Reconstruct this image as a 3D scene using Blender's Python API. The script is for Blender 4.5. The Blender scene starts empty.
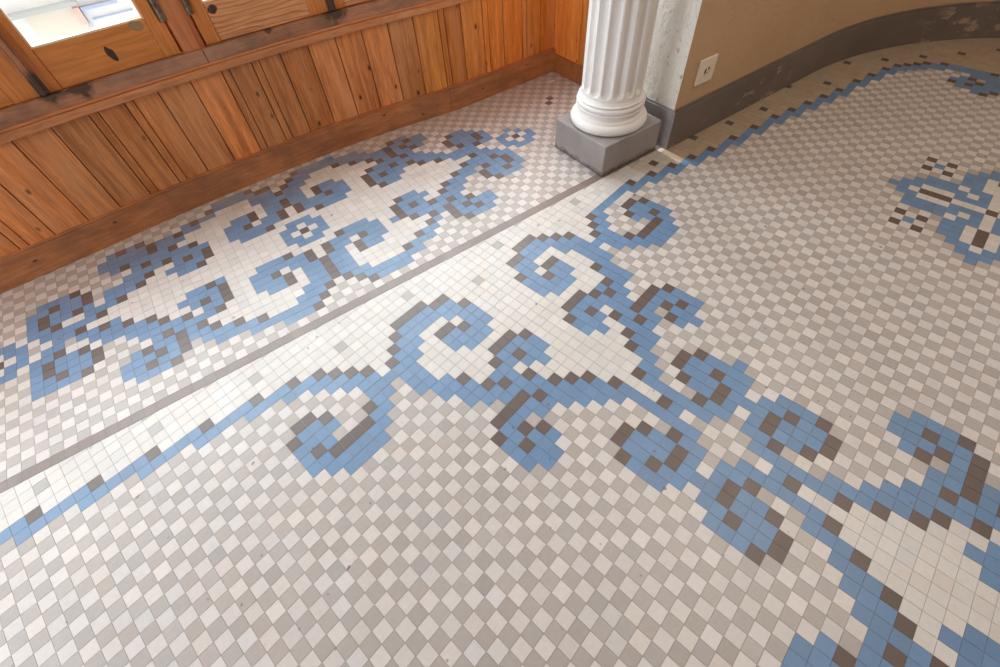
# Corner of an old room with a mosaic floor, a fluted column and a panelled wooden bay.
import bpy, bmesh, math, random
from mathutils import Vector, Matrix
random.seed(7)
C = bpy.context.scene.collection
sc = bpy.context.scene
R = math.radians

SKY, FILL, DAY, SIDE, SHAFT, EXPO = 1.7, 32.0, 226.0, 42.0, 260.0, 0.06

# mosaic: runs of tiles as (row, first, count, kind)
FIELD = [
(-29,-24,5,1),(-28,-24,10,1),(-27,-32,5,2),(-27,-27,1,3),(-27,-24,6,1),(-27,-18,1,4),(-27,-17,7,1),
(-26,-28,5,2),(-26,-23,1,3),(-26,-22,17,1),(-25,-24,5,2),(-25,-19,1,3),(-25,-18,8,1),(-25,-10,1,4),
(-25,-9,9,1),(-24,-20,5,2),(-24,-15,1,3),(-24,-14,19,1),(-23,-16,5,2),(-23,-11,1,3),(-23,-10,8,1),
(-23,-2,1,4),(-23,-1,10,1),(-22,-12,5,2),(-22,-7,1,3),(-22,-6,20,1),(-21,-8,5,2),(-21,-3,1,3),(-21,-2,21,1),
(-20,-4,4,2),(-20,0,1,3),(-20,1,4,1),(-20,5,1,4),(-20,6,7,1),(-20,13,1,4),(-20,14,10,1),(-19,-1,3,2),
(-19,2,1,3),(-19,3,25,1),(-18,1,2,2),(-18,3,1,3),(-18,4,6,1),(-18,10,4,3),(-18,14,10,1),(-18,24,1,4),
(-18,25,8,1),(-17,2,2,2),(-17,4,1,3),(-17,5,4,1),(-17,9,1,3),(-17,10,4,2),(-17,14,2,3),(-17,16,22,1),
(-16,-2,2,3),(-16,3,2,2),(-16,5,1,3),(-16,6,2,1),(-16,8,1,3),(-16,9,7,2),(-16,16,3,1),(-16,19,1,4),
(-16,20,5,1),(-16,25,3,3),(-16,28,7,1),(-16,35,1,4),(-16,36,6,1),(-15,-3,1,3),(-15,-2,2,2),(-15,0,1,3),
(-15,4,2,2),(-15,6,1,1),(-15,7,1,3),(-15,8,3,2),(-15,11,3,1),(-15,14,2,2),(-15,16,1,3),(-15,17,6,1),
(-15,23,2,3),(-15,25,3,2),(-15,28,1,3),(-15,29,17,1),(-14,-3,4,2),(-14,4,6,2),(-14,10,2,1),(-14,12,2,3),
(-14,14,1,1),(-14,15,2,2),(-14,17,6,1),(-14,23,6,2),(-14,29,1,3),(-14,30,20,1),(-13,-3,1,2),(-13,-2,1,3),
(-13,-1,1,2),(-13,3,1,3),(-13,4,2,2),(-13,7,2,2),(-13,9,3,1),(-13,12,2,2),(-13,14,1,3),(-13,15,2,2),
(-13,17,5,1),(-13,22,1,3),(-13,23,2,2),(-13,25,3,1),(-13,28,2,2),(-13,30,1,3),(-13,31,3,1),(-13,34,1,3),
(-13,35,7,2),(-13,42,1,3),(-13,43,4,1),(-13,47,1,3),(-13,48,22,1),(-12,-3,2,2),(-12,-1,4,3),(-12,3,2,2),
(-12,7,2,2),(-12,9,3,1),(-12,12,5,2),(-12,17,5,1),(-12,22,2,2),(-12,24,1,1),(-12,25,2,3),(-12,27,1,1),
(-12,28,3,2),(-12,31,2,1),(-12,33,1,3),(-12,34,2,2),(-12,39,2,1),(-12,41,4,2),(-12,45,1,3),(-12,46,9,1),
(-12,55,1,3),(-12,56,19,1),(-11,-2,6,2),(-11,7,2,2),(-11,9,4,1),(-11,13,3,2),(-11,16,6,1),(-11,22,2,2),
(-11,24,1,3),(-11,25,2,2),(-11,27,2,1),(-11,29,2,2),(-11,31,1,1),(-11,32,1,3),(-11,33,2,2),(-11,38,2,3),
(-11,43,1,1),(-11,44,4,2),(-11,48,1,3),(-11,49,30,1),(-10,-1,4,2),(-10,8,2,2),(-10,10,12,1),(-10,22,5,2),
(-10,27,2,1),(-10,29,5,2),(-10,37,1,3),(-10,38,2,2),(-10,40,1,3),(-10,47,4,2),(-10,51,1,3),(-10,52,9,1),
(-10,61,1,3),(-10,62,22,1),(-9,8,2,2),(-9,10,1,3),(-9,11,3,1),(-9,14,3,3),(-9,17,6,1),(-9,23,3,2),(-9,26,3,1),
(-9,29,2,2),(-9,31,1,1),(-9,32,2,2),(-9,37,4,2),(-9,50,4,2),(-9,54,1,3),(-9,55,34,1),(-8,9,2,2),(-8,11,2,1),
(-8,13,1,3),(-8,14,3,2),(-8,17,1,3),(-8,18,10,1),(-8,28,1,3),(-8,29,2,2),(-8,32,2,2),(-8,34,1,3),(-8,38,1,2),
(-8,39,1,3),(-8,40,1,2),(-8,53,5,2),(-8,58,1,3),(-8,59,8,1),(-8,67,1,3),(-8,68,7,1),(-8,75,1,3),(-8,76,17,1),
(-7,9,2,2),(-7,11,1,3),(-7,12,3,2),(-7,15,1,3),(-7,16,2,2),(-7,18,4,1),(-7,22,3,3),(-7,25,3,1),(-7,28,2,2),
(-7,33,2,2),(-7,35,4,3),(-7,39,2,2),(-7,57,5,2),(-7,62,1,3),(-7,63,33,1),(-6,10,2,2),(-6,12,1,3),(-6,13,1,2),
(-6,14,1,1),(-6,15,3,2),(-6,18,3,1),(-6,21,1,3),(-6,22,3,2),(-6,25,1,3),(-6,26,1,2),(-6,27,1,3),(-6,28,2,2),
(-6,34,6,2),(-6,61,5,2),(-6,66,1,3),(-6,67,30,1),(-5,11,3,2),(-5,14,1,3),(-5,15,1,1),(-5,16,1,2),(-5,17,4,1),
(-5,21,2,2),(-5,23,1,3),(-5,24,2,2),(-5,26,1,3),(-5,27,3,2),(-5,35,4,2),(-5,65,4,2),(-5,69,1,3),(-5,70,28,1),
(-4,9,4,3),(-4,13,2,2),(-4,15,6,1),(-4,21,3,2),(-4,24,1,1),(-4,25,3,2),(-4,68,4,2),(-4,72,1,3),(-4,73,6,1),
(-4,79,1,3),(-4,80,7,1),(-4,87,1,3),(-4,88,11,1),(-3,8,1,3),(-3,9,4,2),(-3,13,1,3),(-3,14,1,2),(-3,15,1,3),
(-3,16,6,1),(-3,22,1,2),(-3,23,1,1),(-3,24,1,3),(-3,25,2,2),(-3,71,4,2),(-3,75,1,3),(-3,76,25,1),(-2,8,2,2),
(-2,10,1,3),(-2,12,4,2),(-2,16,1,3),(-2,17,7,1),(-2,24,2,2),(-2,26,4,3),(-2,74,4,2),(-2,78,1,3),(-2,79,23,1),
(-1,8,1,2),(-1,9,1,3),(-1,10,1,2),(-1,11,1,3),(-1,14,3,2),(-1,17,1,3),(-1,18,5,1),(-1,23,1,3),(-1,24,1,2),
(-1,25,1,3),(-1,26,4,2),(-1,30,1,3),(-1,77,5,2),(-1,82,1,3),(-1,83,20,1),(0,8,4,2),(0,15,3,2),(0,18,4,1),
(0,22,1,3),(0,23,4,2),(0,28,1,3),(0,29,2,2),(0,81,4,2),(0,85,1,3),(0,86,5,1),(0,91,1,3),(0,92,12,1),(1,9,2,2),
(1,16,2,2),(1,18,1,3),(1,19,3,1),(1,22,3,2),(1,27,1,3),(1,28,1,2),(1,29,1,3),(1,30,1,2),(1,84,4,2),(1,88,1,3),
(1,89,16,1),(2,17,2,2),(2,19,1,1),(2,20,1,3),(2,21,2,2),(2,27,4,2),(2,87,3,2),(2,90,1,3),(2,91,16,1),
(3,18,1,2),(3,19,1,1),(3,20,2,2),(3,28,1,2),(3,89,2,2),(3,91,1,3),(3,92,16,1),(4,14,2,3),(4,18,1,2),
(4,19,1,1),(4,20,1,2),(4,23,2,3),(4,90,2,2),(4,92,1,3),(4,93,2,1),(4,95,1,3),(4,96,13,1),(5,13,1,3),
(5,14,2,2),(5,16,1,3),(5,18,1,2),(5,19,1,3),(5,20,1,2),(5,22,1,3),(5,23,2,2),(5,25,1,3),(5,91,2,2),(5,93,1,3),
(5,94,16,1),(6,13,4,2),(6,18,3,2),(6,22,4,2),(6,92,2,2),(6,94,17,1),(7,13,1,2),(7,14,1,3),(7,15,2,2),
(7,17,1,3),(7,18,1,2),(7,20,1,2),(7,21,1,3),(7,22,2,2),(7,24,1,3),(7,25,1,2),(7,92,2,2),(7,94,1,3),
(7,95,18,1),(8,13,2,2),(8,15,2,3),(8,17,2,2),(8,20,2,2),(8,22,2,3),(8,24,3,2),(8,93,2,2),(8,95,4,1),
(8,99,1,3),(8,100,14,1),(9,14,4,2),(9,21,5,2),(9,89,1,3),(9,90,1,2),(9,93,2,2),(9,95,20,1),(10,15,1,2),
(10,23,1,2),(10,60,1,2),(10,88,4,2),(10,93,2,2),(10,95,21,1),(11,14,4,2),(11,21,4,2),(11,59,3,2),(11,88,1,2),
(11,89,1,3),(11,90,1,2),(11,91,1,3),(11,92,3,2),(11,95,22,1),(12,13,2,2),(12,15,2,3),(12,17,2,2),(12,20,2,2),
(12,22,2,3),(12,24,2,2),(12,53,1,3),(12,55,1,3),(12,57,3,2),(12,60,1,1),(12,61,2,2),(12,65,1,3),(12,67,1,3),
(12,87,3,2),(12,90,1,3),(12,92,3,2),(12,95,8,1),(12,103,1,3),(12,104,13,1),(13,13,1,2),(13,14,1,3),
(13,15,2,2),(13,17,1,3),(13,18,1,2),(13,20,1,2),(13,21,1,3),(13,22,2,2),(13,24,1,3),(13,25,1,2),(13,54,1,2),
(13,57,2,2),(13,59,1,1),(13,60,1,3),(13,61,1,1),(13,62,2,2),(13,66,1,2),(13,87,1,3),(13,88,6,2),(13,94,1,3),
(13,95,23,1),(14,13,4,2),(14,18,3,2),(14,22,4,2),(14,53,1,3),(14,55,1,3),(14,57,2,2),(14,59,1,1),(14,60,1,3),
(14,61,1,1),(14,62,2,2),(14,65,1,3),(14,67,1,3),(14,88,1,3),(14,89,5,2),(14,94,31,1),(15,13,1,3),(15,14,2,2),
(15,16,1,3),(15,18,1,2),(15,19,1,3),(15,20,1,2),(15,22,1,3),(15,23,2,2),(15,25,1,3),(15,57,2,2),(15,59,1,1),
(15,60,1,3),(15,61,1,1),(15,62,2,2),(15,89,5,2),(15,94,31,1),(16,14,2,3),(16,18,1,2),(16,19,1,1),(16,20,1,2),
(16,23,2,3),(16,54,3,2),(16,57,1,1),(16,58,2,2),(16,60,1,1),(16,61,2,2),(16,63,1,1),(16,64,3,2),(16,92,2,2),
(16,94,31,1),(17,17,2,2),(17,19,1,1),(17,20,2,2),(17,53,5,2),(17,58,1,1),(17,59,1,2),(17,60,1,1),(17,61,1,2),
(17,62,1,1),(17,63,5,2),(17,92,2,2),(17,94,31,1),(18,17,1,2),(18,18,1,3),(18,19,1,1),(18,20,1,3),(18,21,1,2),
(18,52,2,2),(18,54,3,1),(18,57,3,2),(18,60,1,1),(18,61,3,2),(18,64,3,1),(18,67,2,2),(18,92,2,2),(18,94,31,1),
(19,8,3,2),(19,16,2,2),(19,18,3,1),(19,21,2,2),(19,28,2,2),(19,51,2,2),(19,53,1,1),(19,54,3,3),(19,57,3,1),
(19,60,1,3),(19,61,5,1),(19,66,1,3),(19,67,1,1),(19,68,2,2),(19,92,2,2),(19,94,31,1),(20,9,3,2),(20,15,2,2),
(20,17,1,3),(20,18,3,1),(20,21,1,3),(20,22,2,2),(20,27,4,2),(20,52,2,2),(20,54,3,1),(20,57,3,2),(20,60,1,1),
(20,61,3,2),(20,64,3,1),(20,67,2,2),(20,92,2,2),(20,94,31,1),(21,10,1,2),(21,11,1,3),(21,14,3,2),(21,17,5,1),
(21,22,3,2),(21,27,1,3),(21,28,1,2),(21,29,1,3),(21,30,1,2),(21,53,5,2),(21,58,1,1),(21,59,1,2),(21,60,1,1),
(21,61,1,2),(21,62,1,1),(21,63,5,2),(21,92,2,2),(21,94,31,1),(22,11,5,2),(22,16,1,3),(22,17,5,1),(22,22,1,3),
(22,23,4,2),(22,28,1,3),(22,29,2,2),(22,54,3,2),(22,57,1,1),(22,58,2,2),(22,60,1,1),(22,61,2,2),(22,63,1,1),
(22,64,3,2),(22,92,2,2),(22,94,31,1),(23,12,1,2),(23,13,1,3),(23,14,1,2),(23,15,1,3),(23,16,7,1),(23,23,1,3),
(23,24,1,2),(23,25,1,3),(23,26,4,2),(23,30,1,3),(23,57,2,2),(23,59,1,1),(23,60,1,3),(23,61,1,1),(23,62,2,2),
(23,92,2,2),(23,94,31,1),(24,13,2,2),(24,15,9,1),(24,24,2,2),(24,26,4,3),(24,53,1,3),(24,55,1,3),(24,57,2,2),
(24,59,1,1),(24,60,1,3),(24,61,1,1),(24,62,2,2),(24,65,1,3),(24,67,1,3),(24,92,2,2),(24,94,31,1),(25,14,1,3),
(25,15,1,1),(25,16,1,2),(25,17,5,1),(25,22,1,2),(25,23,1,1),(25,24,1,3),(25,25,3,2),(25,54,1,2),(25,57,2,2),
(25,59,1,1),(25,60,1,3),(25,61,1,1),(25,62,2,2),(25,66,1,2),(25,92,2,2),(25,94,31,1),(26,14,4,2),(26,18,3,1),
(26,21,3,2),(26,24,1,1),(26,25,1,2),(26,26,1,3),(26,27,1,2),(26,53,1,3),(26,55,1,3),(26,58,2,2),(26,60,1,1),
(26,61,3,2),(26,65,1,3),(26,67,1,3),(26,92,2,2),(26,94,31,1),(27,15,3,2),(27,18,3,1),(27,21,2,2),(27,59,3,2),
(27,92,2,2),(27,94,31,1),(28,60,1,2),(28,92,2,2),(28,94,31,1),(29,92,2,2),(29,94,31,1),(30,92,2,2),
(30,94,31,1),(31,92,2,2),(31,94,31,1),(32,92,2,2),(32,94,31,1),(33,92,2,2),(33,94,31,1),(34,92,2,2),
(34,94,31,1),(35,92,2,2),(35,94,31,1),(36,92,2,2),(36,94,31,1),(37,92,2,2),(37,94,31,1),(38,92,2,2),
(38,94,31,1),(39,92,2,2),(39,94,31,1),(40,92,2,2),(40,94,31,1),(41,92,2,2),(41,94,31,1),(42,92,2,2),
(42,94,31,1),(43,92,2,2),(43,94,31,1),(44,92,2,2),(44,94,31,1),(45,92,2,2),(45,94,31,1),(46,92,2,2),
(46,94,31,1),(47,92,2,2),(47,94,31,1),(48,92,2,2),(48,94,31,1),(49,92,2,2),(49,94,31,1),(50,92,2,2),
(50,94,31,1),(51,92,2,2),(51,94,31,1),(52,92,2,2),(52,94,31,1),(53,92,2,2),(53,94,31,1),(54,92,2,2),
(54,94,31,1),(55,92,2,2),(55,94,31,1),(56,92,2,2),(56,94,31,1),(57,92,2,2),(57,94,31,1),(58,92,2,2),
(58,94,31,1),(59,92,2,2),(59,94,31,1),
]
BAY = [
(-51,-3,4,2),(-51,1,1,3),(-51,7,1,3),(-51,8,5,2),(-50,-4,1,3),(-50,-3,5,2),(-50,2,2,3),(-50,6,1,3),
(-50,7,9,2),(-49,-15,1,2),(-49,-14,1,3),(-49,-13,1,2),(-49,-12,1,3),(-49,-7,1,2),(-49,-6,1,3),(-49,-5,2,2),
(-49,-3,4,1),(-49,1,3,2),(-49,5,1,3),(-49,6,3,2),(-49,9,3,1),(-49,12,1,3),(-49,13,4,2),(-49,20,1,3),
(-49,21,2,2),(-48,-16,5,2),(-48,-11,1,3),(-48,-10,2,2),(-48,-8,1,3),(-48,-7,2,2),(-48,-5,6,1),(-48,1,3,2),
(-48,4,1,3),(-48,5,3,2),(-48,8,6,1),(-48,14,1,3),(-48,15,4,2),(-48,19,1,3),(-48,20,2,2),(-48,22,1,3),
(-48,23,2,2),(-47,-16,5,2),(-47,-11,1,3),(-47,-10,3,2),(-47,-7,9,1),(-47,2,5,2),(-47,7,9,1),(-47,16,1,3),
(-47,17,2,2),(-47,19,1,3),(-47,20,1,2),(-47,21,1,3),(-47,22,3,2),(-46,-15,1,2),(-46,-14,1,3),(-46,-13,4,2),
(-46,-9,1,3),(-46,-8,6,1),(-46,-2,2,2),(-46,0,1,3),(-46,1,1,1),(-46,2,2,2),(-46,4,1,3),(-46,5,2,2),
(-46,7,1,1),(-46,8,1,3),(-46,9,2,2),(-46,11,6,1),(-46,17,1,3),(-46,18,1,2),(-46,19,1,3),(-46,20,2,2),
(-46,22,1,3),(-46,23,1,2),(-45,-22,3,2),(-45,-19,1,3),(-45,-13,1,2),(-45,-12,1,3),(-45,-11,4,2),(-45,-7,1,3),
(-45,-6,3,1),(-45,-3,3,2),(-45,0,1,3),(-45,1,1,1),(-45,2,2,2),(-45,4,1,3),(-45,5,2,2),(-45,7,1,1),(-45,8,1,3),
(-45,9,3,2),(-45,12,3,1),(-45,15,1,3),(-45,16,4,2),(-45,20,1,3),(-45,21,1,2),(-45,27,1,3),(-45,28,2,2),
(-44,-23,2,2),(-44,-21,1,3),(-44,-20,2,2),(-44,-18,1,3),(-44,-14,4,2),(-44,-10,1,3),(-44,-9,4,2),(-44,-5,2,1),
(-44,-3,2,2),(-44,-1,1,3),(-44,0,1,1),(-44,1,2,2),(-44,3,1,3),(-44,4,1,1),(-44,5,1,3),(-44,6,3,2),(-44,9,1,3),
(-44,10,2,2),(-44,12,2,1),(-44,14,1,3),(-44,15,3,2),(-44,18,1,3),(-44,19,4,2),(-44,26,1,3),(-44,27,4,2),
(-44,44,1,3),(-43,-23,1,2),(-43,-22,1,3),(-43,-21,3,2),(-43,-18,1,3),(-43,-16,4,2),(-43,-12,1,3),
(-43,-11,2,1),(-43,-9,1,2),(-43,-8,1,3),(-43,-7,1,2),(-43,-6,1,3),(-43,-5,2,1),(-43,-3,6,2),(-43,3,1,3),
(-43,4,1,1),(-43,5,1,3),(-43,6,6,2),(-43,12,2,1),(-43,14,1,3),(-43,15,1,2),(-43,16,1,3),(-43,17,3,2),
(-43,20,1,3),(-43,21,3,2),(-43,26,1,3),(-43,27,3,2),(-43,30,1,3),(-43,31,1,2),(-43,43,1,3),(-42,-23,1,2),
(-42,-22,1,3),(-42,-21,2,2),(-42,-19,1,3),(-42,-18,1,2),(-42,-16,3,2),(-42,-13,1,3),(-42,-12,2,1),
(-42,-10,4,2),(-42,-6,1,3),(-42,-5,3,1),(-42,-2,3,2),(-42,1,1,3),(-42,2,5,1),(-42,7,1,3),(-42,8,3,2),
(-42,11,3,1),(-42,14,1,3),(-42,15,4,2),(-42,19,2,1),(-42,21,1,3),(-42,22,3,2),(-42,27,1,3),(-42,28,2,2),
(-42,30,1,3),(-42,31,1,2),(-41,-26,2,2),(-41,-24,1,1),(-41,-23,2,2),(-41,-21,1,3),(-41,-20,2,1),(-41,-18,3,2),
(-41,-15,1,3),(-41,-14,5,1),(-41,-9,2,2),(-41,-7,1,3),(-41,-6,9,1),(-41,3,3,2),(-41,6,9,1),(-41,15,1,3),
(-41,16,2,2),(-41,18,5,1),(-41,23,1,3),(-41,24,5,2),(-41,29,1,3),(-41,30,2,2),(-41,34,1,2),(-40,-26,1,1),
(-40,-25,2,2),(-40,-23,1,1),(-40,-22,5,2),(-40,-17,1,3),(-40,-16,18,1),(-40,2,2,2),(-40,4,1,1),(-40,5,2,2),
(-40,7,18,1),(-40,25,4,2),(-40,32,2,2),(-40,34,1,1),(-40,35,1,2),(-39,-27,1,2),(-39,-26,1,3),(-39,-25,1,1),
(-39,-24,1,2),(-39,-22,1,1),(-39,-21,2,2),(-39,-19,1,3),(-39,-18,20,1),(-39,2,1,2),(-39,3,1,1),(-39,4,1,3),
(-39,5,1,1),(-39,6,1,2),(-39,7,20,1),(-39,27,1,3),(-39,28,2,2),(-39,32,1,2),(-39,33,1,1),(-39,34,1,3),
(-39,35,1,1),(-39,36,1,2),(-38,-27,1,2),(-38,-26,1,1),(-38,-25,2,2),(-38,-22,2,2),(-38,-19,2,2),(-38,-17,1,3),
(-38,-16,1,2),(-38,-15,17,1),(-38,2,2,2),(-38,4,1,1),(-38,5,2,2),(-38,7,18,1),(-38,25,1,3),(-38,26,5,2),
(-38,32,2,2),(-38,34,1,1),(-38,35,2,2),(-37,-27,3,2),(-37,-24,1,1),(-37,-23,2,2),(-37,-21,1,3),(-37,-20,2,1),
(-37,-18,3,2),(-37,-15,1,3),(-37,-14,5,1),(-37,-9,2,2),(-37,-7,1,3),(-37,-6,1,2),(-37,-5,8,1),(-37,3,3,2),
(-37,6,9,1),(-37,15,1,3),(-37,16,2,2),(-37,18,5,1),(-37,23,1,3),(-37,24,5,2),(-37,29,1,3),(-37,30,2,2),
(-37,33,3,2),(-36,-23,1,2),(-36,-22,1,3),(-36,-21,2,2),(-36,-19,1,3),(-36,-18,1,1),(-36,-17,4,2),
(-36,-13,1,3),(-36,-12,2,1),(-36,-10,4,2),(-36,-6,1,3),(-36,-5,3,1),(-36,-2,3,2),(-36,1,1,3),(-36,2,5,1),
(-36,7,1,3),(-36,8,3,2),(-36,11,3,1),(-36,14,1,3),(-36,15,4,2),(-36,19,2,1),(-36,21,1,3),(-36,22,4,2),
(-36,27,1,3),(-36,28,2,2),(-36,30,1,3),(-36,31,1,2),(-35,-23,1,2),(-35,-22,1,3),(-35,-21,3,2),(-35,-18,1,3),
(-35,-15,3,2),(-35,-12,1,3),(-35,-11,2,1),(-35,-9,1,2),(-35,-8,1,3),(-35,-7,1,2),(-35,-6,1,3),(-35,-5,2,1),
(-35,-3,6,2),(-35,3,1,3),(-35,4,1,1),(-35,5,1,3),(-35,6,6,2),(-35,12,2,1),(-35,14,1,3),(-35,15,1,2),
(-35,16,1,3),(-35,17,1,2),(-35,18,2,1),(-35,20,1,3),(-35,21,3,2),(-35,26,1,3),(-35,27,3,2),(-35,30,1,3),
(-35,31,1,2),(-34,-23,2,2),(-34,-21,1,3),(-34,-20,2,2),(-34,-18,1,3),(-34,-14,4,2),(-34,-10,1,3),(-34,-9,1,1),
(-34,-8,2,2),(-34,-6,1,3),(-34,-5,2,1),(-34,-3,2,2),(-34,-1,1,3),(-34,0,1,1),(-34,1,2,2),(-34,3,1,3),
(-34,4,1,1),(-34,5,1,3),(-34,6,2,2),(-34,8,1,1),(-34,9,1,3),(-34,10,2,2),(-34,12,1,1),(-34,13,1,2),
(-34,14,1,3),(-34,15,3,2),(-34,18,1,3),(-34,19,4,2),(-34,26,1,3),(-34,27,2,2),(-34,29,1,3),(-34,30,2,2),
(-33,-23,4,2),(-33,-19,1,3),(-33,-13,1,2),(-33,-12,1,3),(-33,-11,4,2),(-33,-7,1,3),(-33,-6,3,1),(-33,-3,3,2),
(-33,0,1,3),(-33,1,1,1),(-33,2,2,2),(-33,4,1,3),(-33,5,2,2),(-33,7,1,1),(-33,8,1,3),(-33,9,3,2),(-33,12,3,1),
(-33,15,1,3),(-33,16,4,2),(-33,20,1,3),(-33,21,1,2),(-33,27,1,3),(-33,28,3,2),(-32,-15,1,2),(-32,-14,1,3),
(-32,-13,2,2),(-32,-11,1,3),(-32,-10,1,2),(-32,-9,1,3),(-32,-8,6,1),(-32,-2,2,2),(-32,0,1,3),(-32,1,1,1),
(-32,2,2,2),(-32,4,1,3),(-32,5,2,2),(-32,7,1,1),(-32,8,1,3),(-32,9,2,2),(-32,11,6,1),(-32,17,1,3),
(-32,18,1,2),(-32,19,1,3),(-32,20,2,2),(-32,22,1,3),(-31,-16,3,2),(-31,-13,1,3),(-31,-12,1,2),(-31,-11,1,3),
(-31,-10,2,2),(-31,-8,1,3),(-31,-7,9,1),(-31,2,2,2),(-31,4,1,3),(-31,5,2,2),(-31,7,9,1),(-31,16,1,3),
(-31,17,1,2),(-31,19,1,3),(-31,20,1,2),(-31,21,1,3),(-31,22,3,2),(-30,-16,2,2),(-30,-14,1,3),(-30,-13,2,2),
(-30,-11,1,3),(-30,-9,3,2),(-30,-6,1,3),(-30,-5,6,1),(-30,1,3,2),(-30,4,1,3),(-30,5,2,2),(-30,7,7,1),
(-30,14,1,3),(-30,15,2,2),(-30,19,1,3),(-30,20,2,2),(-30,22,1,3),(-30,23,2,2),(-29,-15,3,2),(-29,-12,1,3),
(-29,-8,4,2),(-29,-4,1,3),(-29,-3,3,1),(-29,0,3,2),(-29,3,1,3),(-29,5,1,3),(-29,6,2,2),(-29,8,4,1),
(-29,12,1,3),(-29,13,3,2),(-29,20,1,3),(-29,21,3,2),(-28,-5,7,2),(-28,2,1,3),(-28,6,1,3),(-28,7,7,2),
(-27,-2,3,2),(-27,1,1,3),(-27,7,1,3),(-27,8,4,2),
]

# ------------------------------------------------------------------ helpers
def link(name, me, mats=(), parent=None):
    o = bpy.data.objects.new(name, me)
    C.objects.link(o)
    for m in mats:
        me.materials.append(m)
    if parent is not None:
        o.parent = parent
    return o

def struct(o):
    o['kind'] = 'structure'
    return o

def thing(o, label, cat, group=None):
    o['label'] = label
    o['category'] = cat
    if group:
        o['group'] = group
    return o

def empty(name, loc, parent=None):
    o = bpy.data.objects.new(name, None)
    o.location = loc
    o.empty_display_size = 0.1
    C.objects.link(o)
    if parent is not None:
        o.parent = parent
    return o

class MB:
    """collects polygons, an optional colour per polygon, into one mesh"""
    def __init__(s):
        s.v, s.f, s.c, s.m = [], [], [], []
    def face(s, pts, col=None, mi=0):
        n = len(s.v)
        s.v += [tuple(p) for p in pts]
        s.f.append(tuple(range(n, n + len(pts))))
        s.c.append(col)
        s.m.append(mi)
    def prism(s, base, z0, z1, col=None, mi=0, caps=True):
        """vertical prism over a counter-clockwise outline"""
        n = len(base)
        for i in range(n):
            a, b = base[i], base[(i + 1) % n]
            s.face([(a[0], a[1], z0), (b[0], b[1], z0), (b[0], b[1], z1), (a[0], a[1], z1)], col, mi)
        if caps:
            s.face([(p[0], p[1], z1) for p in base], col, mi)
            s.face([(p[0], p[1], z0) for p in reversed(base)], col, mi)
    def box(s, x0, x1, y0, y1, z0, z1, col=None, mi=0):
        s.prism([(x0, y0), (x1, y0), (x1, y1), (x0, y1)], z0, z1, col, mi)
    def build(s, name, mats, parent=None, bevel=0, weld=True, smooth=False):
        me = bpy.data.meshes.new(name)
        me.from_pydata(s.v, [], s.f)
        if any(c is not None for c in s.c):
            at = me.color_attributes.new('tone', 'FLOAT_COLOR', 'CORNER')
            buf = []
            for f, c in zip(s.f, s.c):
                c = c if c is not None else (1, 1, 1)
                buf += [c[0], c[1], c[2], 1.0] * len(f)
            at.data.foreach_set('color', buf)
        if len(mats) > 1:
            me.polygons.foreach_set('material_index', s.m)
        if weld:
            bm = bmesh.new(); bm.from_mesh(me)
            bmesh.ops.remove_doubles(bm, verts=bm.verts, dist=1e-5)
            bm.to_mesh(me); bm.free()
        if smooth:
            me.polygons.foreach_set('use_smooth', [True] * len(me.polygons))
        me.update()
        o = link(name, me, mats, parent)
        if bevel:
            b = o.modifiers.new('edge', 'BEVEL')
            b.width = bevel; b.segments = 2; b.limit_method = 'ANGLE'; b.angle_limit = R(35)
        return o

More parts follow.
